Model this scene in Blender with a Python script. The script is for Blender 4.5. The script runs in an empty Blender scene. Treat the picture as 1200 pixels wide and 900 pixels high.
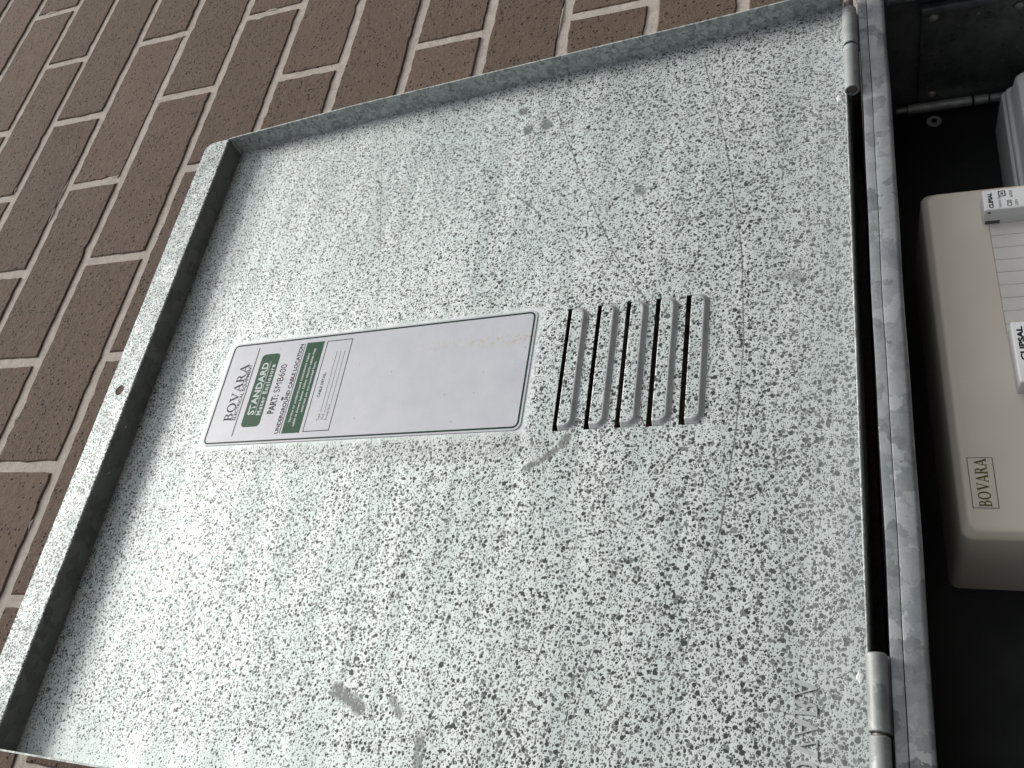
import bpy, bmesh, math, random
from mathutils import Vector, Matrix
random.seed(7)
S = bpy.context.scene
COL = S.collection
rad = math.radians

# units: everything below is laid out in millimetres measured from a reference brick joint
# (X along the brick courses, Y into the wall, Z up) and converted to metres by P().
OX, OZ = 827.0, 2700.0
def P(x, y, z):
    return Vector(((x + OX) / 1000.0, y / 1000.0, (z + OZ) / 1000.0))

# ------------------------------------------------------------------ camera
cam = bpy.data.cameras.new('camera')
cam.sensor_fit = 'HORIZONTAL'
cam.sensor_width = 36.0
cam.lens = 36.0 * 1012.9 / 1200.0
cam.clip_start = 0.01
cam.clip_end = 500.0
cam_ob = bpy.data.objects.new('camera', cam)
COL.objects.link(cam_ob)
right = Vector((0.14666946, 0.34667683, -0.92644657))
down = Vector((-0.88025898, 0.47299835, 0.03763893))
fwd = Vector((0.45125625, 0.80999243, 0.3745398))
R = Matrix((right, -down, -fwd)).transposed()
cam_ob.matrix_world = Matrix.Translation(P(-826.89, -534.28, -1201.39)) @ R.to_4x4()
S.camera = cam_ob

# ------------------------------------------------------------------ light
SUN = Vector((0.26, -0.37, 1.0)).normalized()        # towards the bright part of the cloudy sky
elev = math.asin(SUN.z)
azim = math.atan2(SUN.x, SUN.y)                       # clockwise from +Y
world = bpy.data.worlds.new('World')
S.world = world
world.use_nodes = True
wn = world.node_tree
bg = wn.nodes['Background']
sky = wn.nodes.new('ShaderNodeTexSky')
sky.sky_type = 'NISHITA'
sky.sun_disc = False
sky.sun_elevation = elev
sky.sun_rotation = azim
sky.air_density = 1.0
sky.dust_density = 4.0
sky.ozone_density = 1.0
hs = wn.nodes.new('ShaderNodeHueSaturation')          # thin cloud greys the blue
hs.inputs['Saturation'].default_value = 0.4
wn.links.new(sky.outputs[0], hs.inputs['Color'])
wn.links.new(hs.outputs[0], bg.inputs[0])
bg.inputs[1].default_value = 0.10
sun = bpy.data.lights.new('sun', 'SUN')
sun.energy = 2.8
sun.angle = rad(22)
sun.color = (1.0, 0.97, 0.92)
sun_ob = bpy.data.objects.new('sun', sun)
COL.objects.link(sun_ob)
sun_ob.rotation_euler = SUN.to_track_quat('Z', 'Y').to_euler()
sun_ob.location = (0, -3, 6)
S.view_settings.view_transform = 'Standard'
S.view_settings.look = 'None'
S.view_settings.exposure = 0.42
S.view_settings.gamma = 1.0

# ------------------------------------------------------------------ node helpers
class N:
    """small helper for building a material's node tree"""
    def __init__(self, name):
        self.m = bpy.data.materials.new(name)
        self.m.use_nodes = True
        self.t = self.m.node_tree
        self.b = self.t.nodes['Principled BSDF']
        self.tc = self.t.nodes.new('ShaderNodeTexCoord')
        self.obj = self.tc.outputs['Object']
    def node(self, typ, **kw):
        n = self.t.nodes.new(typ)
        for k, v in kw.items():
            setattr(n, k, v)
        return n
    def put(self, sock, v):
        if isinstance(v, bpy.types.NodeSocket):
            self.t.links.new(v, sock)
        else:
            sock.default_value = v
    def noise(self, scale, detail=2.0, rough=0.5, vec=None, dist=0.0, color=False):
        n = self.node('ShaderNodeTexNoise')
        self.put(n.inputs['Vector'], vec or self.obj)
        n.inputs['Scale'].default_value = scale
        n.inputs['Detail'].default_value = detail
        n.inputs['Roughness'].default_value = rough
        n.inputs['Distortion'].default_value = dist
        return n.outputs['Color' if color else 'Fac']
    def voro(self, scale, vec=None, feature='F1', rnd=1.0):
        n = self.node('ShaderNodeTexVoronoi', feature=feature)
        self.put(n.inputs['Vector'], vec or self.obj)
        n.inputs['Scale'].default_value = scale
        n.inputs['Randomness'].default_value = rnd
        return n
    def math(self, op, a, b=0.0, c=0.0, clamp=False):
        n = self.node('ShaderNodeMath', operation=op, use_clamp=clamp)
        self.put(n.inputs[0], a); self.put(n.inputs[1], b); self.put(n.inputs[2], c)
        return n.outputs[0]
    def vmath(self, op, a, b=(0, 0, 0), out=0):
        n = self.node('ShaderNodeVectorMath', operation=op)
        self.put(n.inputs[0], a)
        if op == 'SCALE':
            self.put(n.inputs[3], b)
        else:
            self.put(n.inputs[1], b)
        return n.outputs[out]
    def mp(self, v, a, b, c=0.0, d=1.0, smooth=False):
        n = self.node('ShaderNodeMapRange', clamp=True)
        if smooth:
            n.interpolation_type = 'SMOOTHSTEP'
        self.put(n.inputs['Value'], v)
        for k, x in (('From Min', a), ('From Max', b), ('To Min', c), ('To Max', d)):
            self.put(n.inputs[k], x)
        return n.outputs['Result']
    def mix(self, fac, a, b, mode='MIX'):
        n = self.node('ShaderNodeMix', data_type='RGBA', blend_type=mode)
        self.put(n.inputs[0], fac)
        for i, v in ((6, a), (7, b)):
            if not isinstance(v, bpy.types.NodeSocket):
                v = (*v[:3], 1.0)
            self.put(n.inputs[i], v)
        return n.outputs[2]
    def sep(self, v):
        n = self.node('ShaderNodeSeparateXYZ'); self.put(n.inputs[0], v); return n.outputs
    def comb(self, x, y, z):
        n = self.node('ShaderNodeCombineXYZ')
        self.put(n.inputs[0], x); self.put(n.inputs[1], y); self.put(n.inputs[2], z)
        return n.outputs[0]
    def bump(self, h, strength=0.5, dist=0.001):
        n = self.node('ShaderNodeBump')
        n.inputs['Strength'].default_value = strength
        n.inputs['Distance'].default_value = dist
        self.put(n.inputs['Height'], h)
        self.t.links.new(n.outputs[0], self.b.inputs['Normal'])
    def set(self, **kw):
        names = dict(color='Base Color', rough='Roughness', metal='Metallic', spec='Specular IOR Level')
        for k, v in kw.items():
            s = self.b.inputs[names[k]]
            if k == 'color' and not isinstance(v, bpy.types.NodeSocket):
                v = (*v[:3], 1.0)
            self.put(s, v)
        return self.m

def srgb(r, g, b):
    f = lambda c: (c / 255 / 12.92) if c / 255 <= 0.04045 else ((c / 255 + 0.055) / 1.055) ** 2.4
    return (f(r), f(g), f(b))

# ------------------------------------------------------------------ materials
def mat_brick():
    n = N('brown_brick')
    oi = n.node('ShaderNodeObjectInfo')
    vec = n.vmath('ADD', n.obj, n.vmath('SCALE', (7.3, 3.1, 5.7), oi.outputs['Random']))
    big = n.noise(14, 3, 0.6, vec)
    fine = n.noise(900, 3, 0.7, vec)
    mid = n.noise(160, 4, 0.7, vec)
    c = n.mix(n.mp(big, 0.3, 0.7), (0.090, 0.061, 0.045), (0.117, 0.082, 0.062))
    c = n.mix(n.mp(mid, 0.36, 0.66, 0, 0.9), c, (0.088, 0.060, 0.045))
    c = n.mix(n.mp(n.noise(38, 4, 0.7, vec), 0.45, 0.7, 0, 0.6), c, (0.138, 0.100, 0.077))
    tone = n.mp(oi.outputs['Random'], 0, 1, 0.80, 1.18)
    c = n.mix(1.0, c, n.comb(tone, tone, tone), 'MULTIPLY')
    c = n.mix(n.mp(fine, 0.4, 0.65, 0.0, 0.7), c, (0.20, 0.148, 0.112))
    # dark pits and a few pale specks
    w = n.vmath('ADD', vec, n.vmath('SCALE', n.noise(500, 2, 0.6, vec, color=True), 0.0022))
    v = n.voro(270, w)
    r = n.sep(v.outputs['Color'])
    pit = n.math('MULTIPLY', n.mp(v.outputs['Distance'], 0.2, 0.36, 1, 0), n.math('GREATER_THAN', r[0], 0.74))
    v2 = n.voro(120, w)
    r2 = n.sep(v2.outputs['Color'])
    pit2 = n.math('MULTIPLY', n.mp(v2.outputs['Distance'], 0.12, 0.2, 1, 0), n.math('GREATER_THAN', r2[0], 0.72))
    pits = n.math('MAXIMUM', pit, pit2)
    c = n.mix(n.math('MULTIPLY', pits, 0.8), c, (0.022, 0.016, 0.014))
    v3 = n.voro(150, vec)
    r3 = n.sep(v3.outputs['Color'])
    spk = n.math('MULTIPLY', n.mp(v3.outputs['Distance'], 0.06, 0.1, 1, 0), n.math('GREATER_THAN', r3[1], 0.86))
    c = n.mix(n.math('MULTIPLY', spk, 0.7), c, (0.42, 0.34, 0.28))
    h = n.math('SUBTRACT', n.math('ADD', n.math('MULTIPLY', fine, 0.35), mid), n.math('MULTIPLY', pits, 1.6))
    n.bump(h, 1.0, 0.0012)
    return n.set(color=c, rough=0.9, spec=0.25)

def mat_mortar():
    n = N('mortar')
    a = n.noise(60, 4, 0.65)
    f = n.noise(700, 3, 0.75)
    c = n.mix(n.mp(a, 0.3, 0.7), (0.42, 0.375, 0.33), (0.56, 0.505, 0.45))
    c = n.mix(n.mp(f, 0.45, 0.75, 0, 0.6), c, (0.27, 0.23, 0.195))
    c = n.mix(n.mp(n.noise(190, 4, 0.7), 0.52, 0.7, 0, 0.55), c, (0.30, 0.25, 0.21))
    n.bump(n.math('ADD', n.math('MULTIPLY', f, 0.6), a), 0.8, 0.0015)
    return n.set(color=c, rough=0.95, spec=0.2)

def speckle(n, vec, dens=None, big=None):
    """dark round corrosion spots of many sizes; returns a 0-1 mask"""
    warp = n.vmath('SCALE', n.vmath('SUBTRACT', n.noise(420, 2, 0.55, vec, color=True), (0.5, 0.5, 0.5)), 0.0019)
    w = n.vmath('ADD', vec, warp)
    out = None
    for scale, rmin, rmax, keep, soft in ((130, 0.13, 0.25, 0.82, 0.02), (275, 0.20, 0.37, 0.16, 0.03), (440, 0.22, 0.44, 0.20, 0.05),
                                    (900, 0.26, 0.48, 0.22, 0.08)):
        v = n.voro(scale, w)
        s = n.sep(v.outputs['Color'])
        rr = n.mp(s[0], 0, 1, rmin, rmax)
        if big is not None and scale < 300:
            rr = n.math('MULTIPLY', rr, big)
        if dens is not None:
            rr = n.math('MULTIPLY', rr, dens)
        d = n.math('SUBTRACT', v.outputs['Distance'], rr)
        k = n.mp(d, -soft, soft, 1, 0)
        k = n.math('MULTIPLY', k, n.mp(s[1], keep - 0.03, keep + 0.03))
        k = n.math('MULTIPLY', k, n.mp(s[2], 0, 0.6, 0.72, 1.0))
        out = k if out is None else n.math('MAXIMUM', out, k)
    return out

def segs(n, x, y, lines):
    """distance-to-polyline masks in the sheet's own plane (metres)"""
    out = None
    for pts, half, soft, amt in lines:
        for (x0, y0), (x1, y1) in zip(pts[:-1], pts[1:]):
            dx, dy = x1 - x0, y1 - y0
            L2 = dx * dx + dy * dy
            px = n.math('SUBTRACT', x, x0); py = n.math('SUBTRACT', y, y0)
            t = n.math('ADD', n.math('MULTIPLY', px, dx / L2), n.math('MULTIPLY', py, dy / L2), clamp=True)
            qx = n.math('SUBTRACT', px, n.math('MULTIPLY', t, dx))
            qy = n.math('SUBTRACT', py, n.math('MULTIPLY', t, dy))
            d = n.math('SQRT', n.math('ADD', n.math('MULTIPLY', qx, qx), n.math('MULTIPLY', qy, qy)))
            k = n.mp(d, half, half + soft, amt, 0)
            out = k if out is None else n.math('MAXIMUM', out, k)
    return out

U0 = -548.0          # the sheet's own origin sits mid width on the hinge line
def uv(u, v):
    return ((u - U0) / 1000.0, v / 1000.0)

def mat_lid(name='zinc_sheet_with_white_bloom', base=1.0, lip=False):
    n = N(name)
    x, y, z = n.sep(n.obj)
    patch = n.noise(9, 3, 0.6)
    streak = n.noise(14, 4, 0.6, n.vmath('MULTIPLY', n.obj, (0.45, 3.4, 1)))
    dens = n.mp(patch, 0.3, 0.7, 0.97, 1.07)
    # the far side of the sheet carries smaller spots, and they fade out near the left edge
    dens = n.math('MULTIPLY', dens, n.mp(y, 0.0, 0.5, 1.06, 0.98))
    dens = n.math('MULTIPLY', dens, n.mp(x, -0.285, -0.25, 0.6, 1.0))
    big = n.mp(n.math('SUBTRACT', n.math('MULTIPLY', x, -0.6), y), -0.6, 0.12, 0.74, 1.08)
    if lip: dens = n.math('MULTIPLY', dens, 1.08)
    sp = speckle(n, n.obj, dens, big)
    # a clean ring around the glued label
    dx = n.math('SUBTRACT', n.math('ABSOLUTE', n.math('SUBTRACT', x, uv(-548.5, 0)[0])), 0.0462)
    dy = n.math('SUBTRACT', n.math('ABSOLUTE', n.math('SUBTRACT', y, 0.3425)), 0.141)
    ring = n.math('MAXIMUM', dx, dy)
    sp = n.math('MULTIPLY', sp, n.mp(ring, 0.0015, 0.006, 0.15, 1))
    c = n.mix(n.mp(streak, 0.38, 0.60), tuple(q * base for q in (0.53, 0.59, 0.575)), tuple(q * base for q in (0.665, 0.72, 0.705)))
    if lip:
        c = n.mix(n.mp(n.noise(45, 4, 0.7), 0.42, 0.62, 0, 0.75), c, (0.27, 0.31, 0.30))
    hinge_shade = n.mp(n.math('ADD', y, n.math('MULTIPLY', n.noise(18, 3, 0.6), 0.06)), 0.0, 0.26, 0.38, 0.0)  # duller sky reflection near the hinge, painted into the base colour
    c = n.mix(hinge_shade, c, (0.36, 0.40, 0.39))
    fine = n.noise(1500, 3, 0.8)
    c = n.mix(n.mp(fine, 0.5, 0.75, 0, 0.5), c, (0.40, 0.44, 0.43))
    # grime just below the label's lower edge
    gr = n.math('MULTIPLY', n.mp(n.math('ABSOLUTE', n.math('SUBTRACT', x, uv(-606, 0)[0])), 0.004, 0.014, 0.35, 0),
                n.mp(n.math('ABSOLUTE', n.math('SUBTRACT', y, 0.33)), 0.12, 0.16, 1, 0))
    c = n.mix(gr, c, (0.30, 0.32, 0.31))
    sp = n.math('MULTIPLY', sp, n.mp(y, 0.0, 0.05, 0.75, 1.0))
    c = n.mix(sp, c, (0.046, 0.053, 0.050))
    L = lambda *p: [uv(*q) for q in p]
    scr = segs(n, x, y, [
        (L((-282, 391), (-423, 357), (-600, 319), (-664, 304)), 0.0002, 0.0004, 0.6),
        (L((-304, 215), (-388, 182), (-461, 150), (-504, 123)), 0.00025, 0.0004, 0.8),
        (L((-290, 94), (-376, 75), (-473, 61), (-543, 58), (-601, 61), (-662, 67.5), (-737, 85)), 0.00025, 0.0004, 0.85),
        (L((-553, 77), (-573, 83)), 0.0002, 0.0004, 0.6),
        (L((-330, 330), (-420, 300)), 0.0002, 0.0004, 0.35),
        (L((-668, 152), (-760, 172), (-815, 190)), 0.0002, 0.0004, 0.7),
        (L((-660, 120), (-740, 136), (-800, 150)), 0.0002, 0.0004, 0.6),
        (L((-392, 236), (-412, 215)), 0.0004, 0.0006, 0.55),
    ])
    blot = segs(n, x, y, [
        (L((-298, 247), (-300, 245)), 0.0022, 0.002, 1), (L((-320, 239), (-323, 238)), 0.0025, 0.002, 1),
        (L((-318, 223), (-321, 221)), 0.0035, 0.002, 1), (L((-406, 137), (-408, 134)), 0.0025, 0.002, 0.8),
        (L((-603, 168), (-607, 170)), 0.0024, 0.0015, 1), (L((-611, 174), (-618, 184), (-623, 194)), 0.0014, 0.0015, 0.95),
        (L((-768, 300), (-771, 293), (-777, 280)), 0.0026, 0.003, 1), (L((-770, 259), (-778, 252)), 0.0016, 0.002, 0.8),
        (L((-790, 235), (-806, 233)), 0.0022, 0.002, 0.8), (L((-497, 28), (-502, 26)), 0.0025, 0.004, 0.6),
        (L((-497, 38), (-500, 24)), 0.001, 0.004, 0.5),
    ])
    brk = n.mp(n.noise(350, 3, 0.7), 0.30, 0.48)
    c = n.mix(n.math('MULTIPLY', blot, brk), c, (0.17, 0.18, 0.175))
    c = n.mix(n.math('MULTIPLY', scr, n.mp(n.noise(60, 3, 0.6), 0.35, 0.6, 0.5, 1)), c, (0.07, 0.078, 0.075))
    n.bump(n.math('ADD', n.math('ADD', n.math('MULTIPLY', sp, -1.0), n.math('MULTIPLY', streak, 4.0)), n.math('MULTIPLY', fine, 0.4)), 0.3, 0.0005)
    rough = n.mp(sp, 0, 1, 0.58, 0.5)
    return n.set(color=c, rough=rough, metal=0.32, spec=0.3)

def mat_galv(name='galvanised_steel', lo=(0.14, 0.152, 0.156), hi=(0.37, 0.395, 0.39), metal=0.45, rough=0.42, blue=0.4, vs=105):
    n = N(name)
    w = n.vmath('ADD', n.obj, n.vmath('SCALE', n.noise(110, 3, 0.6, color=True), 0.016))
    v = n.voro(vs, w)
    s = n.sep(v.outputs['Color'])
    v2 = n.voro(vs * 2.6, w)
    s2 = n.sep(v2.outputs['Color'])
    c = n.mix(s[0], lo, hi)
    c = n.mix(n.math('MULTIPLY', s2[1], 0.35), c, hi)
    c = n.mix(n.math('MULTIPLY', n.mp(n.noise(25, 3, 0.6), 0.5, 0.7), blue), c, (0.20, 0.235, 0.275))
    f = n.noise(600, 3, 0.75)
    c = n.mix(n.mp(f, 0.55, 0.8, 0, 0.5), c, (0.13, 0.14, 0.14))
    v3 = n.voro(48, w)
    s3 = n.sep(v3.outputs['Color'])
    spk = n.math('MULTIPLY', n.mp(v3.outputs['Distance'], 0.05, 0.09, 1, 0), n.math('GREATER_THAN', s3[2], 0.8))
    c = n.mix(spk, c, (0.8, 0.82, 0.8))
    n.bump(n.math('ADD', n.math('MULTIPLY', s[1], 0.5), n.math('MULTIPLY', f, 0.5)), 0.3, 0.0004)
    return n.set(color=c, rough=n.mp(s[2], 0, 1, rough - 0.08, rough + 0.12), metal=metal)

def mat_plastic(name, col, rough=0.42, bump=0.1, var=0.06):
    n = N(name)
    a = n.noise(9, 3, 0.6)
    lo = tuple(v * (1 - var) for v in col); hi = tuple(min(1, v * (1 + var)) for v in col)
    c = n.mix(n.mp(a, 0.3, 0.7), lo, hi)
    dust = n.mp(n.noise(1100, 2, 0.7), 0.66, 0.78, 0, 0.35)
    c = n.mix(dust, c, tuple(v * 0.6 for v in col))
    n.bump(n.noise(1800, 2, 0.6), bump, 0.0003)
    return n.set(color=c, rough=n.mp(n.noise(30, 3), 0.3, 0.7, rough - 0.06, rough + 0.08))

def mat_dark_sheet():
    n = N('dusty_dark_sheet')
    a = n.noise(22, 4, 0.7)
    c = n.mix(n.mp(a, 0.3, 0.75), (0.07, 0.077, 0.077), (0.25, 0.26, 0.255))
    v = n.voro(90, n.vmath('ADD', n.obj, n.vmath('SCALE', n.noise(200, 2, 0.5, color=True), 0.006)))
    s = n.sep(v.outputs['Color'])
    spk = n.math('MULTIPLY', n.mp(v.outputs['Distance'], 0.04, 0.09, 1, 0), n.math('GREATER_THAN', s[0], 0.62))
    c = n.mix(n.math('MULTIPLY', spk, 0.8), c, (0.45, 0.44, 0.42))
    v2 = n.voro(210)
    s2 = n.sep(v2.outputs['Color'])
    k = n.math('MULTIPLY', n.mp(v2.outputs['Distance'], 0.1, 0.3, 1, 0), n.math('GREATER_THAN', s2[0], 0.7))
    c = n.mix(n.math('MULTIPLY', k, 0.6), c, (0.014, 0.014, 0.014))
    return n.set(color=c, rough=n.mp(a, 0.3, 0.7, 0.26, 0.42), metal=0.6)

def mat_label():
    n = N('printed_label_white')
    x, y, z = n.sep(n.obj)
    a = n.noise(40, 4, 0.65)
    c = n.mix(n.mp(a, 0.3, 0.75), (0.45, 0.465, 0.50), (0.52, 0.53, 0.565))
    f = n.noise(800, 3, 0.8)
    c = n.mix(n.mp(f, 0.62, 0.76, 0, 0.45), c, (0.42, 0.42, 0.43))
    v = n.voro(130)
    s = n.sep(v.outputs['Color'])
    dirt = n.math('MULTIPLY', n.mp(v.outputs['Distance'], 0.05, 0.12, 1, 0), n.math('GREATER_THAN', s[0], 0.74))
    c = n.mix(n.math('MULTIPLY', dirt, 0.75), c, (0.26, 0.22, 0.16))
    # brownish smudges towards the hinge-side right corner, a few blue pen specks at that end
    st = n.math('MULTIPLY', n.mp(n.math('ABSOLUTE', n.math('SUBTRACT', x, uv(-524, 0)[0])), 0.002, 0.006, 1, 0), n.mp(y, 0.33, 0.22, 0, 1))
    st = n.math('MULTIPLY', st, n.mp(n.noise(300, 3, 0.7), 0.50, 0.60))
    c = n.mix(n.math('MULTIPLY', st, 0.7), c, (0.44, 0.37, 0.27))
    bl = n.math('MULTIPLY', n.mp(n.math('ABSOLUTE', n.math('SUBTRACT', x, uv(-538, 0)[0])), 0.012, 0.02, 1, 0), n.mp(y, 0.216, 0.211, 0, 1))
    bl = n.math('MULTIPLY', bl, n.mp(n.noise(700, 2, 0.6), 0.66, 0.70))
    c = n.mix(bl, c, (0.05, 0.14, 0.34))
    n.bump(n.noise(500, 3, 0.6), 0.15, 0.0004)
    return n.set(color=c, rough=0.45)

def mat_ink(name, col, rough=0.5):
    n = N(name)
    f = n.noise(900, 3, 0.7)
    c = n.mix(n.mp(f, 0.55, 0.8, 0, 0.35), col, tuple(min(1, v + 0.05) for v in col))
    return n.set(color=c, rough=rough, spec=0.12)

def mat_ground():
    n = N('asphalt_paving')
    a = n.noise(3, 5, 0.65); f = n.noise(120, 3, 0.7)
    c = n.mix(n.mp(a, 0.3, 0.7), (0.045, 0.043, 0.04), (0.075, 0.072, 0.068))
    c = n.mix(n.mp(f, 0.5, 0.8, 0, 0.5), c, (0.03, 0.03, 0.03))
    n.bump(f, 0.4, 0.002)
    return n.set(color=c, rough=0.9)

M = dict(fold=mat_galv('shaded_zinc', (0.10, 0.105, 0.098), (0.20, 0.21, 0.195), 0.15, 0.6, 0.0), bare=mat_galv('stretched_bare_zinc', (0.36, 0.385, 0.375), (0.50, 0.525, 0.515), 0.2, 0.4, 0.0), brick=mat_brick(), mortar=mat_mortar(), lid=mat_lid(), lip=mat_lid('zinc_lip_with_dull_bloom', 0.85, True), crest=mat_galv('zinc_crest_highlight', (0.5, 0.53, 0.52), (0.68, 0.71, 0.70), 0.2, 0.4, 0.0), galv=mat_galv(),
         flange=mat_galv('weathered_zinc_edge', (0.16, 0.18, 0.17), (0.50, 0.545, 0.52), 0.2, 0.55, 0.0, 330),
         hinge=mat_galv('hinge_steel', (0.17, 0.18, 0.18), (0.30, 0.315, 0.31), 0.25, 0.58, 0.1),
         pin=mat_galv('rusty_pin_steel', (0.09, 0.075, 0.065), (0.20, 0.175, 0.15), 0.4, 0.55, 0.0),
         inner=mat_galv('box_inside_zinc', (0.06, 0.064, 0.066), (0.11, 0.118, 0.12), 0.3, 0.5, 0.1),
         rod=mat_galv('rod_zinc', (0.22, 0.23, 0.22), (0.36, 0.37, 0.36), 0.4, 0.4, 0.0),
         panel=mat_dark_sheet(),
         board=mat_plastic('black_meter_board', (0.004, 0.0045, 0.005), 0.6, 0.2, 0.3),
         beige=mat_plastic('beige_plastic', (0.82, 0.74, 0.615), 0.36, 0.08),
         cream=mat_plastic('cream_plastic', (0.78, 0.75, 0.68), 0.42, 0.08),
         grey=mat_plastic('grey_plastic', (0.64, 0.64, 0.61), 0.42, 0.1),
         white=mat_plastic('white_plastic', (0.66, 0.67, 0.67), 0.35, 0.05, 0.02),
         label=mat_label(), green=mat_ink('printed_green', (0.012, 0.068, 0.032)),
         edge=mat_ink('printed_dark_green', (0.008, 0.034, 0.018)),
         ink=mat_ink('printed_dark_ink', (0.015, 0.02, 0.022)), wink=mat_ink('printed_white', (0.55, 0.60, 0.57)),
         olive=mat_ink('olive_lettering', (0.12, 0.108, 0.028)), greyink=mat_ink('grey_print', (0.10, 0.105, 0.11)),
         dark=mat_ink('dark_rubber', (0.015, 0.015, 0.015)), ground=mat_ground())

# ------------------------------------------------------------------ object helpers
def link(name, me, mat, parent=None, **props):
    o = bpy.data.objects.new(name, me)
    COL.objects.link(o)
    if me is not None and mat is not None:
        for m in (mat if isinstance(mat, (list, tuple)) else [mat]):
            if m.name not in [x.name for x in me.materials if x]:
                me.materials.append(m)
    if parent is not None:
        o.parent = parent
    for k, v in props.items():
        o[k] = v
    return o
def empty(name, loc, label, cat, group=None, matrix=None):
    o = bpy.data.objects.new(name, None)
    COL.objects.link(o)
    o.empty_display_size = 0.05
    if matrix is not None:
        o.matrix_world = matrix
    else:
        o.location = loc
    o['label'] = label; o['category'] = cat
    if group: o['group'] = group
    return o
def child(o, parent):
    """keep the world placement of a mesh that was written in world coordinates"""
    o.parent = parent
    o.matrix_parent_inverse = Matrix.Translation(parent.location).inverted()
    return o
def mesh(name, verts, faces, smooth=False):
    me = bpy.data.meshes.new(name)
    me.from_pydata([tuple(v) for v in verts], [], faces)
    if smooth:
        me.shade_smooth()
    me.update()
    return me
def box_me(name, x0, x1, y0, y1, z0, z1, bev=0.0, seg=2, conv=P):
    bm = bmesh.new()
    a, b = conv(x0, y0, z0), conv(x1, y1, z1)
    vs = [bm.verts.new((x, y, z)) for x in (a[0], b[0]) for y in (a[1], b[1]) for z in (a[2], b[2])]
    for f in ((0, 1, 3, 2), (4, 6, 7, 5), (0, 4, 5, 1), (2, 3, 7, 6), (0, 2, 6, 4), (1, 5, 7, 3)):
        bm.faces.new([vs[i] for i in f])
    bmesh.ops.recalc_face_normals(bm, faces=bm.faces)
    if bev > 0:
        bmesh.ops.bevel(bm, geom=bm.edges[:], offset=bev / 1000, segments=seg, affect='EDGES', profile=0.5)
    me = bpy.data.meshes.new(name); bm.to_mesh(me); bm.free()
    if bev > 0: me.shade_smooth()
    return me
L3 = lambda x, y, z: Vector((x / 1000, y / 1000, z / 1000))       # millimetres in an object's own frame
def join_me(name, parts):
    bm = bmesh.new()
    for p in parts: bm.from_mesh(p)
    me = bpy.data.meshes.new(name); bm.to_mesh(me); bm.free()
    for p in parts: bpy.data.meshes.remove(p)
    return me
def smooth_angle(o, ang=35):
    me = o.data
    me.shade_smooth()
    bm = bmesh.new(); bm.from_mesh(me)
    for e in bm.edges:
        if len(e.link_faces) == 2 and e.calc_face_angle(0) > rad(ang): e.smooth = False
    bm.to_mesh(me); bm.free()
def tube_me(name, a, b, r, n=28, cap=True, bev=0.0, dents=0.0):
    """closed rod from a to b (Vectors, metres)"""
    ax = (b - a).normalized()
    s = ax.orthogonal().normalized(); t = ax.cross(s)
    prof = [(0.0, r - bev), (bev, r)] + [(k / 8 * (b - a).length, r) for k in range(1, 8)] + [((b - a).length - bev, r), ((b - a).length, r - bev)]
    vs, fs = [], []
    for d, rr in prof:
        for i in range(n):
            q = 2 * math.pi * i / n
            k = rr * (1 + dents * math.sin(3 * q + d * 90) * math.sin(d * 170))
            vs.append(a + ax * d + s * math.cos(q) * k + t * math.sin(q) * k)
    for j in range(len(prof) - 1):
        for i in range(n):
            fs.append((j * n + i, j * n + (i + 1) % n, (j + 1) * n + (i + 1) % n, (j + 1) * n + i))
    if cap:
        fs.append(tuple(range(n))[::-1]); fs.append(tuple((len(prof) - 1) * n + i for i in range(n)))
    return mesh(name, vs, fs)

# ------------------------------------------------------------------ lettering helpers
def flat_curve(name, polys, conv, mat, parent, thick=0.0, **props):
    """filled 2-D outlines (outer loops and holes) -> one mesh, placed by conv(x, y)"""
    cu = bpy.data.curves.new(name, 'CURVE')
    cu.dimensions = '2D'; cu.fill_mode = 'BOTH'; cu.extrude = thick
    for p in polys:
        sp = cu.splines.new('POLY'); sp.points.add(len(p) - 1); sp.use_cyclic_u = True
        for i, (x, y) in enumerate(p): sp.points[i].co = (x, y, 0, 1)
    tmp = bpy.data.objects.new(name, cu); COL.objects.link(tmp)
    dg = bpy.context.evaluated_depsgraph_get()
    me = bpy.data.meshes.new_from_object(tmp.evaluated_get(dg))
    bpy.data.objects.remove(tmp); bpy.data.curves.remove(cu)
    for v in me.vertices: v.co = conv(v.co.x, v.co.y, v.co.z)
    me.update(); me.name = name
    return link(name, me, mat, parent, **props)
def arc(cx, cy, rx, ry, a0, a1, n=10):
    return [(cx + rx * math.cos(rad(a0 + (a1 - a0) * i / n)), cy + ry * math.sin(rad(a0 + (a1 - a0) * i / n))) for i in range(n + 1)]
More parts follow.
